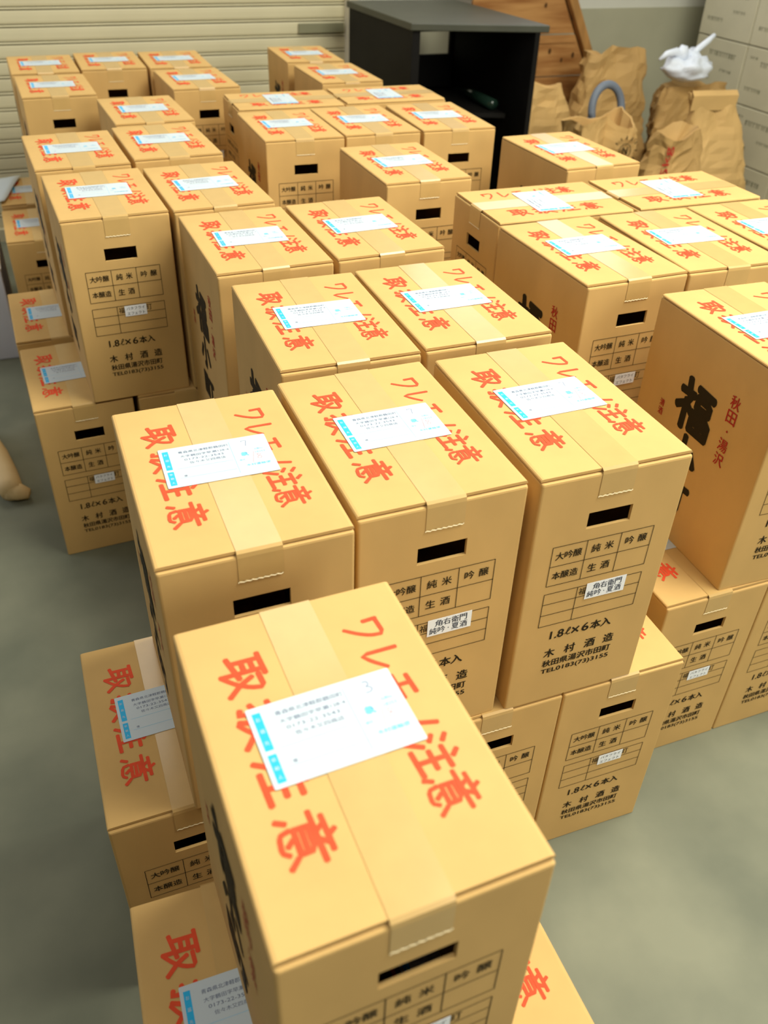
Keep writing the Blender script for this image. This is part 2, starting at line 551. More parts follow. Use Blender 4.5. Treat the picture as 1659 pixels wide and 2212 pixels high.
def label_parts():
    lw, lh = 0.0670, 0.0430
    mb = MB()
    r = 0.0015
    poly = []
    for cx, cy, a0 in ((lw - r, -lh + r, -90), (lw - r, lh - r, 0), (-lw + r, lh - r, 90), (-lw + r, -lh + r, 180)):
        for k in range(4):
            a = math.radians(a0 + 30 * k)
            poly.append((cx + r * math.cos(a), cy + r * math.sin(a)))
    mb.prism(poly, 0.0, 0.0003)
    sheet = mb.mesh('shipping_label', M_LABEL)
    z = 0.00042
    b = MB()
    for y0, y1 in ((-0.0050, 0.0365), (-0.0385, -0.0095)):
        b.quad((-0.0630, y0, z), (-0.0555, y0, z), (-0.0555, y1, z), (-0.0630, y1, z))
    blue = b.mesh('blue_strip', M_BLUE)
    w_ = MB()
    for ch, y in (('お', 0.0290), ('届', 0.0160), ('先', 0.0030), ('依', -0.0150), ('頼', -0.0240), ('人', -0.0330)):
        put(w_, ch, -0.05925, y, 0.0040, 0.0042, z=z + 0.0001)
    white = w_.mesh('strip_lettering', M_LABEL)
    t = MB()
    put(t, '青森県北津軽郡鶴田町', -0.0130, 0.0300, 0.062, 0.0052, z=z)
    put(t, '大字鶴田字早瀬128-4', -0.0130, 0.0205, 0.060, 0.0050, z=z)
    put(t, '0173-22-3543', -0.0150, 0.0125, 0.048, 0.0040, z=z)
    put(t, '佐々木又四商店', -0.0120, 0.0045, 0.044, 0.0050, z=z)
    put(t, '様', -0.0430, -0.0220, 0.0040, 0.0040, z=z)
    toner = t.mesh('address_print', M_LTEXT)
    u = MB()
    put(u, '木村運輸便', 0.0450, -0.0220, 0.030, 0.0048, z=z, bold=0.02)
    put(u, '伝票No', 0.0525, 0.0110, 0.0110, 0.0036, z=z)
    put(u, '18253', 0.0530, 0.0040, 0.0120, 0.0036, z=z)
    put(u, '様式', 0.0280, -0.0090, 0.0070, 0.0034, z=z)
    for y in (-0.0055, -0.0260):
        u.quad((-0.050, y, z), (0.018, y, z), (0.018, y + 0.0004, z), (-0.050, y + 0.0004, z))
    for x in (0.0195,):
        u.quad((x, -0.036, z), (x + 0.0004, -0.036, z), (x + 0.0004, 0.036, z), (x, 0.036, z))
    brush(u, 'atsukau', 0.0335, 0.0035, 0.0080, 0.0080, 0.0018, M=Matrix.Translation((0, 0, z)))
    ublue = u.mesh('blue_print', M_LBLUE)
    return sheet, blue, white, toner, ublue


def number_mesh(s):
    mb = MB()
    z = 0.00044
    if s == '3':
        ribbon(mb, [(0.0385, 0.0345), (0.0410, 0.0352), (0.0435, 0.0338), (0.0435, 0.0312), (0.0405, 0.0290)], 0.0007, 0.0007, z)
        ribbon(mb, [(0.0405, 0.0290), (0.0440, 0.0278), (0.0450, 0.0250), (0.0430, 0.0225), (0.0380, 0.0222)], 0.0007, 0.0007, z + 0.00003)
    else:
        ribbon(mb, [(0.0350, 0.0315), (0.0350, 0.0335), (0.0415, 0.0340), (0.0400, 0.0280), (0.0385, 0.0210)], 0.0006, 0.0005, z)
    return mb.mesh('handwritten_number', M_PEN)


def redpen_mesh():
    mb = MB()
    z = 0.0005
    ribbon(mb, [(0.0395, -0.0180), (0.0450, 0.0060)], 0.0005, 0.0004, z)
    ribbon(mb, [(0.0500, -0.0050), (0.0530, -0.0020), (0.0480, 0.0000), (0.0480, -0.0040), (0.0530, -0.0080), (0.0500, -0.0120), (0.0465, -0.0090), (0.0500, -0.0050)], 0.0005, 0.0005, z)
    return mb.mesh('red_pen_mark', M_PENRED)


def sticker_parts(kind):
    if kind == 2:
        x0, x1, z0, z1 = -0.012, 0.0515, 0.1955, 0.2245
    else:
        x0, x1, z0, z1 = -0.0105, 0.0365, 0.1970, 0.2210
    s = MB().box(x0, x1, z0, z1, 0.0, 0.0003).mesh('product_sticker', M_STICK)
    t = MB()
    z = 0.0004
    cx = (x0 + x1) / 2
    if kind == 2:
        for k, ch in enumerate('角右衛門'):
            put(t, ch, cx - 0.0160 + 0.0118 * k, 0.2165, 0.0105, 0.0112, z=z, bold=0.02)
        for ch, x in (('純', -0.0235), ('吟', -0.0115), ('夏', 0.0085), ('酒', 0.0205)):
            put(t, ch, cx + x, 0.2040, 0.0105, 0.0110, z=z, bold=0.02)
        put(t, '・', cx - 0.0015, 0.2040, 0.0018, 0.0018, z=z)
    else:
        put(t, 'バタフライ', cx, 0.2145, 0.0390, 0.0068, z=z, bold=0.01)
        put(t, 'エフェクト', cx, 0.2030, 0.0380, 0.0068, z=z, bold=0.01)
    return s, t.mesh('sticker_lettering', M_STINK)


def torn_edge_mesh():
    mb = MB()
    N = 22
    for sy in (-1, 1):
        y = sy * (L / 2 + 0.0012)
        b0 = len(mb.v)
        for k in range(N + 1):
            x = -0.0255 + 0.051 * k / N
            zz = 0.3730 + 0.0006 * ((k * 5) % 3)
            mb.v += [(x, sy * (L / 2 + 0.0004), zz), (x, y, zz + 0.0005), (x, sy * (L / 2 + 0.0004), zz + 0.0016)]
        for k in range(N):
            a = b0 + 3 * k
            for j in (0, 1):
                f = (a + j, a + 3 + j, a + 4 + j, a + 1 + j)
                mb.f.append(f if sy < 0 else f[::-1])
    return mb.mesh('torn_tape_edge', M_TORN)


BODY = carton_body()
TORN = torn_edge_mesh()
FLAPS = [flap_mesh(-1), flap_mesh(1)]
TAPE = tape_mesh()
FPRINT = front_print()
TPRINT = [top_print(0), top_print(1)]
SBLK, SRED = side_black(), side_red()
LSHEET, LBLUE_, LWHITE, LTONER, LUBLUE = label_parts()
NUM = {'3': number_mesh('3'), '7': number_mesh('7')}
REDPEN = redpen_mesh()
STK = {1: sticker_parts(1), 2: sticker_parts(2)}
rnd = random.Random(5)


def upright(me_name, me, parent, loc, rz):
    """lettering drawn in xy is stood up on a vertical face"""
    o = bpy.data.objects.new(me_name, me)
    o.location = loc
    o.rotation_euler = (math.pi / 2, 0, rz)
    return link(o, parent)


def make_carton(x, y, yaw, level, turned, stick, number, label, group):
    root = empty('sake_carton', (x, y, level * H), yaw + (math.pi / 2 if turned else 0))
    tag(root, label, 'carton', group)
    inst('body', BODY, root)
    inst('top_flap', FLAPS[0], root)
    inst('top_flap', FLAPS[1], root)
    if level == 0 and stick == 0:
        return root
    inst('packing_tape', TAPE, root, (rnd.uniform(-0.0015, 0.0015), 0, 0))
    te = inst('torn_tape_edge', TORN, root)
    te['kind'] = 'stuff'
    inst('handle_with_care_lettering', TPRINT[0], root, (0, 0, H + 0.00045))
    inst('fragile_lettering', TPRINT[1], root, (0, 0, H + 0.00045))
    e = 0.00045
    upright('front_print', FPRINT, root, (0, -L / 2 - e, 0), 0)
    upright('rear_print', FPRINT, root, (0, L / 2 + e, 0), math.pi)
    upright('brush_lettering', SBLK, root, (-W / 2 - e, 0, 0), -math.pi / 2)
    upright('red_side_lettering', SRED, root, (-W / 2 - e, 0, 0), -math.pi / 2)
    upright('brush_lettering', SBLK, root, (W / 2 + e, 0, 0), math.pi / 2)
    upright('red_side_lettering', SRED, root, (W / 2 + e, 0, 0), math.pi / 2)
    jx, jy, jr = rnd.uniform(-0.003, 0.003), rnd.uniform(-0.005, 0.005), rnd.uniform(-0.03, 0.03)
    if number == '3':
        jx = jy = jr = 0
    lb = inst('shipping_label', LSHEET, root, (-0.003 + jx, 0.0085 + jy, H + 0.0010), jr + (0.02 if number == '3' else 0))
    inst('blue_strip', LBLUE_, lb)
    inst('strip_lettering', LWHITE, lb)
    inst('address_print', LTONER, lb)['kind'] = 'stuff'
    inst('blue_print', LUBLUE, lb)
    if number:
        inst('handwritten_number', NUM[number], lb)
        inst('red_pen_mark', REDPEN, lb)
    s, t = STK[stick or 1]
    st = upright('product_sticker', s, root, (0, -L / 2 - 0.0006, 0), 0)
    inst('sticker_lettering', t, st)
    return root


CARTONS = [
    (0.6119, 0.8821, -0.0117, 1, 0, 2, '7', 'right sealed sake carton of the front row, brush-lettered sticker and whole front showing', 'upper layer front'),
    (0.3733, 0.8877, 0.0066, 1, 0, 2, '7', 'middle sealed sake carton of the front row, white brush-lettered sticker partly hidden', 'upper layer front'),
    (0.1447, 0.8719, 0.0098, 1, 0, 1, '7', 'left sealed sake carton of the front row, handwritten 7, nearest carton hiding its hole', 'upper layer front'),
    (0.1514, 0.4441, 0.0236, 1, 0, 1, '3', 'large sealed sake carton nearest the camera, handwritten 3 on its white label', 'upper layer front'),
    (0.7163, 0.8791, -0.0177, 0, 0, 1, None, 'bottom-layer carton below the right carton of the front row, white sticker on front', 'lower layer front'),
    (0.1310, 2.0076, 0.0437, 1, 0, 1, None, 'nearest sealed carton of the leftmost upper column, whole printed front and sticker showing', 'left block upper layer'),
    (-0.0028, 2.0057, 0.0450, 0, 0, 1, None, 'nearest bottom-layer carton of the left block, printed front and white sticker showing', 'lower layer left'),
    (0.1021, 3.5500, 0.0175, 1, 0, 1, None, 'sealed carton at the far left rear corner by the roller shutter', 'left block upper layer'),
    (0.3325, 3.5814, 0.0034, 1, 0, 1, None, 'middle carton of the three rearmost by the shutter, front and dark hole showing', 'left block upper layer'),
    (0.5636, 3.5628, -0.0107, 1, 0, 1, None, 'right carton of the three rearmost at left, before the shutter, only its top showing', 'left block upper layer'),
    (0.1156, 3.1779, 0.0304, 1, 0, 1, None, 'third sealed carton in the leftmost upper column, bare front with dark hole', 'left block upper layer'),
    (0.5720, 3.2019, 0.0324, 1, 0, 1, None, 'sealed carton before the rear right one by the shutter, hole and table showing', 'left block upper layer'),
    (0.3384, 2.7829, 0.0450, 1, 0, 1, None, 'sealed carton in the second column from the left, rearmost behind a gap, top only', 'left block upper layer'),
    (0.1057, 2.3860, 0.0450, 1, 0, 1, None, 'sealed carton second from the front in the leftmost upper column, only top showing', 'left block upper layer'),
    (0.3372, 2.4177, 0.0450, 1, 0, 1, None, 'sealed carton in the second column from the left, second from its rear', 'left block upper layer'),
    (0.3598, 2.0088, 0.0450, 1, 0, 1, None, 'sealed carton in the second column beside the tall leftmost printed carton', 'left block upper layer'),
    (0.3738, 1.6403, 0.0250, 1, 0, 1, None, 'sealed carton right of the leftmost printed one, shaded left side with black brush lettering', 'left block upper layer'),
    (0.6040, 1.6487, 0.0282, 1, 0, 1, None, 'sealed carton right of the one with the shaded lettered side, mid block', 'centre block upper layer'),
    (0.3890, 1.2496, -0.0132, 1, 0, 1, None, 'sealed carton directly behind the left and middle cartons of the front row', 'centre block upper layer'),
    (0.6173, 1.2514, -0.0035, 1, 0, 1, None, 'sealed carton directly behind the right carton of the front row, with glossy pale tape', 'centre block upper layer'),
    (0.8665, 2.0665, 0.0085, 1, 0, 1, None, 'lone sealed carton standing just before the centre rear group, front hole showing', 'centre block upper layer'),
    (0.6971, 2.5054, -0.0090, 1, 0, 1, None, 'sealed carton at the front left of the centre rear group, table and hole showing', 'centre rear group'),
    (0.7697, 2.8209, -0.0120, 1, 1, 1, None, 'sealed carton turned sideways, rear left of the centre rear group, end hole facing left', 'centre rear group'),
    (1.1128, 2.8309, -0.0120, 1, 1, 1, None, 'sealed carton turned sideways, rear right of the centre rear group by black cabinet', 'centre rear group'),
    (0.9231, 2.5109, -0.0009, 1, 0, 1, None, 'middle carton of the front row of the centre rear group, mostly top showing', 'centre rear group'),
    (1.1580, 2.5039, -0.0350, 1, 0, 1, None, 'sealed carton at the front right of the centre rear group, beside the black cabinet', 'centre rear group'),
    (1.0707, 3.5813, -0.0350, 1, 0, 1, None, 'rearmost carton before the shutter rail left of the black cabinet', 'cartons by the cabinet'),
    (1.0736, 3.1964, 0.0054, 1, 0, 1, None, 'sealed carton in front of the rearmost one beside the black cabinet', 'cartons by the cabinet'),
    (1.3444, 2.0669, 0.0328, 1, 0, 1, None, 'lone sealed carton in front of the crumpled paper sacks, with pale tape', 'right block upper layer'),
    (1.0522, 1.6873, -0.0093, 1, 1, 1, None, 'sealed carton turned sideways with its end hole on the shaded left face, at right', 'right block upper layer'),
    (1.3998, 1.6869, -0.0046, 1, 1, 1, None, 'sealed carton turned sideways at right, before the tall paper sack', 'right block upper layer'),
    (0.9908, 1.3990, 0.0197, 1, 0, 1, None, 'sealed carton at right with its printed table and white sticker half in shadow', 'right block upper layer'),
    (1.2222, 1.3945, -0.0350, 1, 0, 1, None, 'sealed carton right of the one with the shadowed table, top only', 'right block upper layer'),
    (1.0955, 0.9907, -0.0350, 1, 0, 1, None, 'large sealed carton at the right edge, bold black brush letters on its shaded side', 'right block upper layer'),
    (0.9815, 0.9870, -0.0053, 0, 0, 1, None, 'bottom-layer carton under the boldly lettered one at right, white sticker on front', 'lower layer right'),
    (0.0325, 0.8782, 0.0088, 0, 0, 1, None, 'bottom-layer carton at left, sticking out under the left carton of the front row', 'lower layer front'),
    (0.0412, 0.4304, -0.0317, 0, 0, 1, None, 'bottom-layer carton in the lower left corner under the nearest carton', 'lower layer front'),
    (-0.0213, 2.3782, 0.0298, 0, 0, 1, None, 'bottom-layer carton sticking out at left, second from the front, label partly showing', 'lower layer left'),
    (-0.0174, 3.1381, 0.0170, 0, 0, 1, None, 'shaded bottom-layer carton at the far left beside the white foam box', 'lower layer left'),
    (0.2310, 2.0040, 0.0300, 0, 0, 1, None, 'bottom-layer carton with only its upper front edge showing beside the near left one', 'lower layer left'),
    (0.4925, 0.8820, -0.0100, 0, 0, 1, None, 'bottom-layer carton half hidden by the nearest carton, right half of its front showing', 'lower layer front'),
    (1.2050, 0.9870, -0.0050, 0, 0, 1, None, 'bottom-layer carton at the right edge on the floor, cut by the picture frame', 'lower layer right'),
    (0.2807, 0.4400, 0.0000, 0, 0, 1, None, 'bottom-layer carton right of the nearest carton, only a corner of its top showing', 'lower layer front'),
    (-0.0200, 3.5300, 0.0100, 0, 0, 1, None, 'bottom-layer carton at the left edge under a loose white sheet, before the shutter', 'lower layer left'),
    (1.4520, 1.3930, -0.0200, 1, 0, 1, None, 'sealed carton at the right edge behind the boldly lettered one, label corner showing', 'right block upper layer'),
    (0.2653, 0.8877, 0.0066, 0, 0, 0, None, 'sealed sake carton hidden beneath the upper layer of cartons', 'hidden supporting cartons'),
    (0.2061, 3.5500, 0.0175, 0, 0, 0, None, 'sealed sake carton hidden beneath the upper layer of cartons', 'hidden supporting cartons'),
    (0.4325, 3.5814, 0.0034, 0, 0, 0, None, 'sealed sake carton hidden beneath the upper layer of cartons', 'hidden supporting cartons'),
    (0.6596, 3.5628, -0.0107, 0, 0, 0, None, 'sealed sake carton hidden beneath the upper layer of cartons', 'hidden supporting cartons'),
    (0.2076, 3.1779, 0.0304, 0, 0, 0, None, 'sealed sake carton hidden beneath the upper layer of cartons', 'hidden supporting cartons'),
    (0.5720, 3.2019, 0.0324, 0, 0, 0, None, 'sealed sake carton hidden beneath the upper layer of cartons', 'hidden supporting cartons'),
    (0.3384, 2.7829, 0.0450, 0, 0, 0, None, 'sealed sake carton hidden beneath the upper layer of cartons', 'hidden supporting cartons'),
    (0.2057, 2.3860, 0.0450, 0, 0, 0, None, 'sealed sake carton hidden beneath the upper layer of cartons', 'hidden supporting cartons'),
    (0.4292, 2.4177, 0.0450, 0, 0, 0, None, 'sealed sake carton hidden beneath the upper layer of cartons', 'hidden supporting cartons'),
    (0.4558, 2.0088, 0.0450, 0, 0, 0, None, 'sealed sake carton hidden beneath the upper layer of cartons', 'hidden supporting cartons'),
    (0.3738, 1.6403, 0.0250, 0, 0, 0, None, 'sealed sake carton hidden beneath the upper layer of cartons', 'hidden supporting cartons'),
    (0.6040, 1.6487, 0.0282, 0, 0, 0, None, 'sealed sake carton hidden beneath the upper layer of cartons', 'hidden supporting cartons'),
    (0.3890, 1.2496, -0.0132, 0, 0, 0, None, 'sealed sake carton hidden beneath the upper layer of cartons', 'hidden supporting cartons'),
    (0.6173, 1.2514, -0.0035, 0, 0, 0, None, 'sealed sake carton hidden beneath the upper layer of cartons', 'hidden supporting cartons'),
    (0.8665, 2.0665, 0.0085, 0, 0, 0, None, 'sealed sake carton hidden beneath the upper layer of cartons', 'hidden supporting cartons'),
    (0.6971, 2.5054, -0.0090, 0, 0, 0, None, 'sealed sake carton hidden beneath the upper layer of cartons', 'hidden supporting cartons'),
    (0.7697, 2.8209, -0.0120, 0, 1, 0, None, 'sealed sake carton hidden beneath the upper layer of cartons', 'hidden supporting cartons'),
    (1.1128, 2.8309, -0.0120, 0, 1, 0, None, 'sealed sake carton hidden beneath the upper layer of cartons', 'hidden supporting cartons'),
    (0.9231, 2.5109, -0.0009, 0, 0, 0, None, 'sealed sake carton hidden beneath the upper layer of cartons', 'hidden supporting cartons'),
    (1.1580, 2.5039, -0.0350, 0, 0, 0, None, 'sealed sake carton hidden beneath the upper layer of cartons', 'hidden supporting cartons'),
    (1.0707, 3.5813, -0.0350, 0, 0, 0, None, 'sealed sake carton hidden beneath the upper layer of cartons', 'hidden supporting cartons'),
    (1.0736, 3.1964, 0.0054, 0, 0, 0, None, 'sealed sake carton hidden beneath the upper layer of cartons', 'hidden supporting cartons'),
    (1.3444, 2.0669, 0.0328, 0, 0, 0, None, 'sealed sake carton hidden beneath the upper layer of cartons', 'hidden supporting cartons'),
    (1.0522, 1.6873, -0.0093, 0, 1, 0, None, 'sealed sake carton hidden beneath the upper layer of cartons', 'hidden supporting cartons'),
    (1.3998, 1.6869, -0.0046, 0, 1, 0, None, 'sealed sake carton hidden beneath the upper layer of cartons', 'hidden supporting cartons'),
    (0.9908, 1.3990, 0.0197, 0, 0, 0, None, 'sealed sake carton hidden beneath the upper layer of cartons', 'hidden supporting cartons'),
    (1.2222, 1.3945, -0.0350, 0, 0, 0, None, 'sealed sake carton hidden beneath the upper layer of cartons', 'hidden supporting cartons'),
    (1.4520, 1.3930, -0.0200, 0, 0, 0, None, 'sealed sake carton hidden beneath the upper layer of cartons', 'hidden supporting cartons'),
]
for c in CARTONS:
    make_carton(*c)

# ================================================================== black cabinet
cab = empty('corner_cabinet', (1.66, 3.65, 0))
tag(cab, 'black open-fronted cabinet with dark grey top behind the cartons', 'cabinet')


def P(pts, ox=1.66, oy=3.65):
    return [(p[0] - ox, p[1] - oy) for p in pts]


A, B_, C_, D_ = (1.447, 3.408), (1.925, 3.275), (1.935, 4.06), (1.42, 4.06)
MB().prism(P([(A[0] - .012, A[1] - .012), (B_[0] + .03, B_[1] - .015), (1.92, 4.07), (1.41, 4.07)]), 0.925, 0.95).build('top_panel', M_BTOP, cab, bevel=0.003)


def wallpanel(name, a, b, t, z0, z1, mat):
    a, b = Vector(a), Vector(b)
    d = (b - a).normalized()
    n = Vector((-d.y, d.x)) * t
    return MB().prism(P([a, b, b + n, a + n]), z0, z1).build(name, mat, cab)


wallpanel('side_panel', D_, A, 0.02, 0, 0.925, M_BLACK)
wallpanel('side_panel', B_, C_, 0.02, 0, 0.925, M_BLACK)
# rear panel with a cut-out
hx0, hx1, hz0, hz1 = 1.745, 1.900, 0.735, 0.828
bk = MB()
for x0, x1, z0, z1 in ((1.44, hx0, 0.0, 0.925), (hx1, 1.93, 0, 0.925), (hx0, hx1, 0, hz0), (hx0, hx1, hz1, 0.925)):
    if x1 > x0:
        bk.box(x0 - 1.66, x1 - 1.66, 4.03 - 3.65, 4.05 - 3.65, z0, z1)
bk.build('rear_panel', M_BLACK, cab)
MB().prism(P([(1.475, 3.43), (1.90, 3.31), (1.80, 4.02), (1.45, 4.02)]), 0.05, 0.08).build('bottom_shelf', M_BLACK, cab)
MB().prism(P([(1.475, 3.60), (1.90, 3.44), (1.91, 4.02), (1.45, 4.02)]), 0.585, 0.603).build('shelf', M_BLACK, cab)
dv = Vector((B_[0] - A[0], B_[1] - A[1])).normalized()
wallpanel('face_frame', (A[0], A[1]), (A[0] + dv.x * .03, A[1] + dv.y * .03), 0.02, 0, 0.925, M_BLACK)
wallpanel('face_frame', (B_[0] - dv.x * .02, B_[1] - dv.y * .02), (B_[0], B_[1]), 0.02, 0, 0.925, M_BLACK)
bar = MB().tube([(1.872, 3.50, 0.6262), (1.872, 3.72, 0.6262), (1.872, 3.77, 0.6262), (1.872, 3.86, 0.6262)], [0.022, 0.022, 0.010, 0.009], 12).build('glass_bottle', M_GLOSS, smooth=True)
tag(bar, 'dark green glass bottle lying on the shelf inside the black cabinet', 'bottle')

# ================================================================== wooden panel leaning by the wall
wp = empty('wooden_panel', (2.42, 3.98, 0))
tag(wp, 'tall orange-brown panel of old wooden boards with a slanted side beam', 'panel')


def onp(px, z):
    return (px - 2.42, z)


def panel_right(z):
    return 2.70 - (z - 0.6) * 0.56 - 0.055


edges = [0.02, 0.30, 0.46, 0.629, 0.809, 0.985, 1.16, 1.34]
for i in range(len(edges) - 1):
    z0, z1 = edges[i] + 0.003, edges[i + 1] - 0.003
    yy = 0.004 * ((i * 7) % 3)
    vv = []
    x0 = 1.98
    for y in (yy, yy + 0.02):
        vv += [(x0 - 2.42, y, z0), (panel_right(z0) - 2.42, y, z0), (panel_right(z1) - 2.42, y, z1), (x0 - 2.42, y, z1)]
    MB().add(vv, [(0, 1, 2, 3), (7, 6, 5, 4), (0, 4, 5, 1), (1, 5, 6, 2), (2, 6, 7, 3), (3, 7, 4, 0)]).build('board', M_WOOD, wp, bevel=0.0025)
for i in (4, 6):
    z = edges[i]
    MB().box(1.98 - 2.42, panel_right(z) - 2.42, -0.006, 0.004, z - 0.036, z - 0.004).build('batten', M_WOOD, wp, bevel=0.002)
vv = []
for y in (-0.03, 0.03):
    for z, dx in ((0.0, 0.0), (0.0, 0.05), (1.36, 0.045), (1.36, 0.0)):
        vv.append((panel_right(z) + 0.008 + dx - 2.42, y, z))
MB().add(vv, [(0, 1, 2, 3), (7, 6, 5, 4), (0, 4, 5, 1), (1, 5, 6, 2), (2, 6, 7, 3), (3, 7, 4, 0)]).build('side_beam', M_BEAM, wp, bevel=0.004)
for (x, z, r) in ((2.50, 0.88, 0.012), (2.40, 0.74, 0.010), (2.47, 0.70, 0.008), (2.60, 0.55, 0.016), (2.35, 0.93, 0.008), (2.53, 0.72, 0.010), (2.57, 0.50, 0.012)):
    kn = MB()
    kn.add([(x - 2.42 + r * math.cos(a * math.pi / 6) * 0.8, -0.0012, z + r * math.sin(a * math.pi / 6) * 1.3) for a in range(12)], [tuple(range(12))])
    kn.build('knot', M_KNOT, wp)

# ================================================================== stack of pale cartons
rs = random.Random(3)
CP, CYW = 0.259, 0.385


def pale_carton(x, y, z, label):
    root = empty('pale_carton', (x, y, z), rs.uniform(-0.006, 0.006))
    tag(root, label, 'carton', 'pale cartons stacked along the right wall')
    MB().box(0, 0.30, -CYW / 2 + 0.002, CYW / 2 - 0.002, 0.0, CP - 0.004).build('body', M_CARTON, root, bevel=0.004)
    mb = MB()
    Mx = Matrix.Translation((-0.001, 0, 0)) @ Matrix.Rotation(-math.pi / 2, 4, 'Z') @ Matrix.Rotation(math.pi / 2, 4, 'X')
    for (x0, x1, zz, hh, n) in ((-0.08, 0.13, 0.19, 0.022, 11), (-0.15, -0.03, 0.075, 0.016, 7), (0.03, 0.12, 0.12, 0.012, 5), (-0.16, -0.10, 0.21, 0.010, 3)):
        for k in range(n):
            cx = x0 + (x1 - x0) * (k + 0.5) / n
            ww = (x1 - x0) / n * 0.32
            j = rs.choice((0, 1, 2))
            if j != 1:
                mb.add([(cx - ww, zz - hh / 2, 0), (cx - ww * .4, zz - hh / 2, 0), (cx - ww * .4, zz + hh / 2, 0), (cx - ww, zz + hh / 2, 0)], [(0, 1, 2, 3)], Mx)
            mb.add([(cx - ww, zz + hh / 2, 0), (cx + ww, zz + hh / 2, 0), (cx + ww, zz + hh / 3, 0), (cx - ww, zz + hh / 3, 0)], [(3, 2, 1, 0)], Mx)
            if j != 2:
                mb.add([(cx - ww * .2, zz - hh / 2, 0), (cx + ww * .5, zz - hh / 2, 0), (cx + ww * .5, zz + hh / 2, 0), (cx - ww * .2, zz + hh / 2, 0)], [(0, 1, 2, 3)], Mx)
    mb.build('faded_print', M_CPRINT, root)['kind'] = 'stuff'


rown = ['bottom', 'second', 'third', 'fourth', 'fifth']
coln = ['right-hand stack, column by wall', 'right-hand stack, second column', 'right-hand stack, nearest column']
for r in range(5):
    for cidx in range(3):
        pale_carton(3.37, 4.135 - CYW / 2 - cidx * CYW, r * CP + 0.0, 'pale beige printed carton, %s row up, %s' % (rown[r], coln[cidx]))


# ================================================================== paper sacks
def sack(name, label, cx, cy, w, d, h, yaw, mat, seed, top='fold', lean=(0, 0), crumple=0.035, cat='bag', group='kraft paper sacks', flare=0.0):
    root = empty(name, (cx, cy, 0), yaw)
    tag(root, label, cat, group)
    mb = MB()
    NR, NS = 26, 56
    sd = Vector((seed * 3.7, seed * 1.3, seed * 5.1))
    for i in range(NR + 1):
        t = i / NR
        if top == 'fold':
            dd = d * (1 - 0.88 * max(0, (t - 0.45) / 0.55) ** 1.4)
            ww = w * (1 - flare * t)
        elif top == 'crush':
            dd = d * (1 - 0.45 * t ** 3)
            ww = w * (1 - 0.30 * t ** 3)
        else:
            dd = d * (1 - 0.10 * t)
            ww = w * (1 - 0.05 * t)
        z = h * t
        for k in range(NS):
            a = 2 * math.pi * k / NS
            ca, sa = math.cos(a), math.sin(a)
            e = 0.42
            x = math.copysign(abs(ca) ** e, ca) * ww / 2
            y = math.copysign(abs(sa) ** e, sa) * dd / 2
            p = Vector((x, y, z))
            q = p * 5.5 + sd
            n1 = noise.noise(q)
            n2 = abs(noise.noise(q * 2.3 + Vector((7, 1, 2)))) + 0.55 * abs(noise.noise(q * 4.7 + Vector((3, 8, 2))))
            amp = crumple * min(1, 0.25 + t * 1.5) * (0.35 if t < 0.05 else 1)
            rr = Vector((x, y, 0)).normalized()
            p += rr * (n1 * amp * 1.2 - n2 * amp) + Vector((lean[0] * t * t, lean[1] * t * t, 0))
            if t > 0.6:
                p.z += (noise.noise(Vector((x * 7, y * 7, seed))) * 0.5) * h * 0.16 * (t - 0.6) / 0.4 * (1.0 if top != 'fold' else 0.25)
            p.z = max(p.z, 0.0)
            mb.v.append(tuple(p))
    for i in range(NR):
        for k in range(NS):
            k2 = (k + 1) % NS
            mb.f.append((i * NS + k, i * NS + k2, (i + 1) * NS + k2, (i + 1) * NS + k))
    mb.f.append(tuple(range(NS - 1, -1, -1)))
    if top in ('fold', 'crush'):
        c0 = len(mb.v)
        last = mb.v[-NS:]
        mz = sum(p[2] for p in last) / NS
        mb.v.append((sum(p[0] for p in last) / NS, sum(p[1] for p in last) / NS, mz - (0.05 if top == 'crush' else 0)))
        for k in range(NS):
            mb.f.append((NR * NS + k, NR * NS + (k + 1) % NS, c0))
    else:
        # open mouth: inner wall going down
        b0 = len(mb.v)
        for p in mb.v[NR * NS:NR * NS + NS]:
            mb.v.append((p[0] * 0.96, p[1] * 0.96, p[2] - 0.002))
        for p in mb.v[NR * NS:NR * NS + NS]:
            mb.v.append((p[0] * 0.85, p[1] * 0.85, h * 0.62))
        for k in range(NS):
            k2 = (k + 1) % NS
            mb.f.append((NR * NS + k, NR * NS + k2, b0 + k2, b0 + k))
            mb.f.append((b0 + k, b0 + k2, b0 + NS + k2, b0 + NS + k))
        mb.f.append(tuple(range(b0 + NS, b0 + 2 * NS)))
    mb.build('sack_body', mat, root)
    if top == 'fold':
        f = MB()
        n = 18
        wt = w * (1 - flare)
        for i in range(n + 1):
            x = (i / n - 0.5) * wt * 0.98
            s_ = noise.noise(Vector((x * 9, seed, 0))) * 0.012
            yb = -d * 0.07 + lean[1]
            f.v += [(x + lean[0], yb - 0.012 + s_, h * 0.90), (x + lean[0], yb - 0.016 + s_, h * 0.985), (x + lean[0], yb + 0.004 + s_, h * 1.01), (x + lean[0], yb + 0.03 + s_, h * 0.995)]
        for i in range(n):
            for k in range(3):
                a = i * 4 + k
                f.f.append((a, a + 4, a + 5, a + 1))
        f.build('folded_rim', mat, root)
    return root


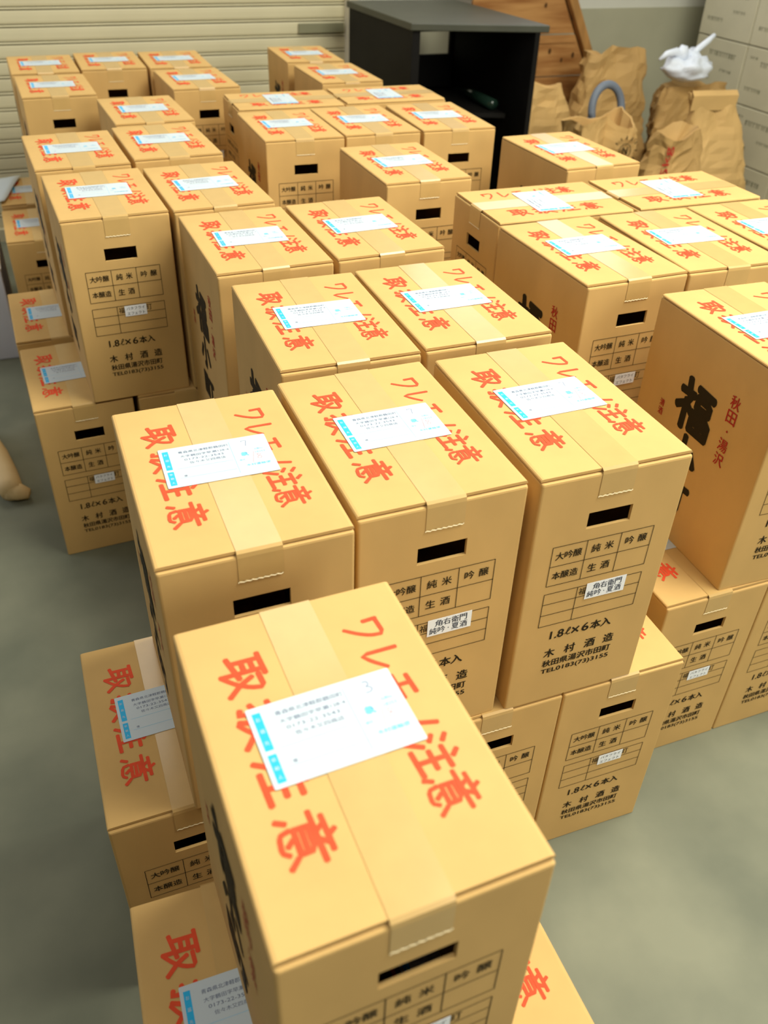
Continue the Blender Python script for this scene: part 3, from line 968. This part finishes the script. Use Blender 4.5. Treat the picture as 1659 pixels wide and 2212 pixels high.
sack('paper_sack', 'pale kraft sack with a rounded crushed top right of the black cabinet', 2.17, 3.64, 0.36, 0.24, 0.67, 0.0, M_KRAFT2, 1, 'crush', crumple=0.03)
s2 = sack('paper_sack', 'crumpled open kraft sack with a round black emblem on its front', 2.24, 3.24, 0.31, 0.22, 0.61, -0.05, M_KRAFT2, 2, 'open', crumple=0.04)
s5 = sack('paper_sack', 'kraft sack marked 5kg in red on its front', 2.40, 2.93, 0.27, 0.20, 0.62, -0.10, M_KRAFT, 3, 'crush', crumple=0.04)
sack('paper_sack', 'tall pale kraft sack with a folded rim, rightmost by the stacked pale cartons', 2.88, 3.22, 0.46, 0.20, 0.69, -0.12, M_KRAFT2, 4, 'fold', lean=(-0.10, 0), crumple=0.022, flare=0.52)
s4 = sack('paper_sack', 'dark kraft sack at the rear with the white plastic bag on top', 3.02, 3.66, 0.42, 0.24, 0.63, -0.2, M_KRAFT, 5, 'crush', crumple=0.04)
sack('paper_sack', 'dark kraft sack standing at the rear centre behind the grey hose', 2.60, 3.75, 0.44, 0.22, 0.77, -0.05, M_KRAFT, 6, 'crush', crumple=0.045)


def front_y(root, x, z, rad=0.05):
    me = [c for c in root.children if c.name.startswith('sack_body')][0].data
    return min(v.co.y for v in me.vertices if abs(v.co.x - x) < rad and abs(v.co.z - z) < rad) - 0.002


# emblem and 5kg lettering sit on the sack fronts
mb = MB()
Mx = Matrix.Translation((0.080, front_y(s2, 0.080, 0.50, 0.045), 0.50)) @ Matrix.Rotation(math.pi / 2, 4, 'X')
for k in range(28):
    a0, a1 = 2 * math.pi * k / 28, 2 * math.pi * (k + 1) / 28
    r0, r1 = 0.026, 0.0295
    mb.add([(r0 * math.cos(a0), r0 * math.sin(a0), 0), (r1 * math.cos(a0), r1 * math.sin(a0), 0), (r1 * math.cos(a1), r1 * math.sin(a1), 0), (r0 * math.cos(a1), r0 * math.sin(a1), 0)], [(0, 1, 2, 3)], Mx)
put(mb, 'N', 0, 0, 0.024, 0.030, bold=0.03, M=Mx)
for (x, y) in ((-0.045, 0.03), (-0.025, 0.045), (0.0, 0.052), (0.025, 0.045), (0.045, 0.03), (-0.052, 0.0), (0.052, 0.0), (0.045, -0.03), (-0.045, -0.03)):
    ribbon(mb, [(x * 0.92, y * 0.92), (x * 1.12, y * 1.12)], 0.005, 0.004, 0, Mx)
mb.build('round_emblem', M_INK, s2)['kind'] = 'stuff'
mb = MB()
Mx = Matrix.Translation((-0.060, front_y(s5, -0.060, 0.52), 0.52)) @ Matrix.Rotation(math.pi / 2, 4, 'X')
put(mb, '5kg', 0, 0, 0.115, 0.040, rot=math.pi / 2, bold=0.03, M=Mx)
mb.build('weight_lettering', M_SIDERED, s5)
mb = MB()
Mx = Matrix.Translation((-0.105, front_y(s5, -0.105, 0.42), 0.42)) @ Matrix.Rotation(math.pi / 2, 4, 'X')
put(mb, '米', 0, 0, 0.030, 0.030, bold=0.04, M=Mx)
mb.build('green_lettering', M_GREEN, s5)

# white plastic bag with tied ears
zt = max(v.co.z for c in s4.children for v in c.data.vertices)
wb = empty('plastic_bag', (2.93, 3.62, zt + 0.001))
tag(wb, 'knotted white plastic bag lying on top of the rear kraft sacks', 'bag')
mb = MB()
NR, NS = 18, 36
for i in range(NR + 1):
    t = i / NR
    ph = t * math.pi
    for k in range(NS):
        a = 2 * math.pi * k / NS
        d_ = Vector((math.sin(ph) * math.cos(a), math.sin(ph) * math.sin(a), -math.cos(ph)))
        n_ = noise.noise(d_ * 2.2 + Vector((3, 4, 5))) * 0.22 - abs(noise.noise(d_ * 5 + Vector((1, 9, 2)))) * 0.22
        p = Vector((d_.x * 0.125, d_.y * 0.10, d_.z * 0.062 + 0.060)) * (1 + n_)
        mb.v.append((p.x, p.y, max(0.0, p.z)))
for i in range(NR):
    for k in range(NS):
        k2 = (k + 1) % NS
        mb.f.append((i * NS + k, i * NS + k2, (i + 1) * NS + k2, (i + 1) * NS + k))
mb.build('bag_body', M_PLASTIC, wb, smooth=True)
MB().tube([(0.0, 0, 0.10), (0.04, 0.0, 0.135), (0.085, 0.0, 0.165), (0.115, 0, 0.190)], [0.012, 0.014, 0.013, 0.009], 8).build('tied_ear', M_PLASTIC, wb, smooth=True)
MB().tube([(-0.03, 0, 0.10), (-0.085, 0.0, 0.125), (-0.13, 0.0, 0.118), (-0.165, 0, 0.095)], [0.020, 0.019, 0.014, 0.006], 8).build('tied_ear', M_PLASTIC, wb, smooth=True)
MB().tube([(-0.045, 0, 0.09), (-0.045, 0.0, 0.13), (-0.04, 0, 0.150)], [0.028, 0.026, 0.016], 8).build('knot', M_PLASTIC, wb, smooth=True)

# blue-grey hose loop between the sacks
pts = []
for k in range(25):
    t = k / 24
    a = math.radians(205 - 250 * t)
    pts.append((2.385 + 0.075 * math.cos(a), 3.42 + 0.02 * math.sin(a), 0.60 + 0.095 * math.sin(a)))
pts = [(2.16, 3.42, 0.018), (2.165, 3.42, 0.25), (2.19, 3.42, 0.44), (2.23, 3.42, 0.50), (2.28, 3.42, 0.555)] + pts + [(2.45, 3.43, 0.44), (2.45, 3.43, 0.25), (2.45, 3.43, 0.018)]
hs = MB().tube(pts, 0.017, 12).build('hose', M_HOSE, smooth=True)
tag(hs, 'looped blue-grey hose standing up between the kraft sacks', 'hose')

# ================================================================== things at the left edge
fb = empty('foam_box', (-0.36, 3.17, 0))
tag(fb, 'white foam box with grey-blue sides at the far left edge', 'box')
MB().box(-0.20, 0.195, -0.17, 0.30, 0.0, 0.315).build('body', M_FOAMSIDE, fb, bevel=0.006)
MB().box(-0.205, 0.20, -0.175, 0.305, 0.316, 0.36).build('lid', M_FOAM, fb, bevel=0.008)

mb = MB()
n = 10
cs = [(-0.34, 3.30), (-0.115, 3.385), (-0.048, 3.69), (-0.34, 3.69)]
for j in range(n + 1):
    for i in range(n + 1):
        u, v = i / n, j / n
        a = Vector(cs[0]).lerp(Vector(cs[1]), u)
        b = Vector(cs[3]).lerp(Vector(cs[2]), u)
        p = a.lerp(b, v)
        z = H + 0.010 + 0.010 * noise.noise(Vector((p.x * 9, p.y * 9, 1)))
        mb.v.append((p.x, p.y, z))
for j in range(n):
    for i in range(n):
        a = j * (n + 1) + i
        mb.f.append((a, a + 1, a + n + 2, a + n + 1))
sh = mb.build('paper_sheet', M_LABEL, smooth=True)
so = sh.modifiers.new('solid', 'SOLIDIFY')
so.thickness = 0.0015
tag(sh, 'loose white sheet lying over the rear lower carton at the left edge', 'sheet')

cp = empty('curled_packet', (-0.24, 2.2, 0))
tag(cp, 'tan curled paper packet lying on the floor at the left edge', 'packet')
mb = MB().tube([(-0.10, 0.28, 0.050), (-0.055, 0.20, 0.046), (-0.02, 0.10, 0.040), (0.005, 0.0, 0.036), (0.012, -0.055, 0.034), (0.018, -0.085, 0.030)], [0.046, 0.044, 0.038, 0.033, 0.034, 0.028], 14)
mb.build('rolled_body', M_TAN, cp, smooth=True)
MB().tube([(0.005, -0.065, 0.028), (0.035, -0.080, 0.026), (0.060, -0.088, 0.020)], [0.027, 0.024, 0.014], 12).build('turned_up_end', M_TAN, cp, smooth=True)
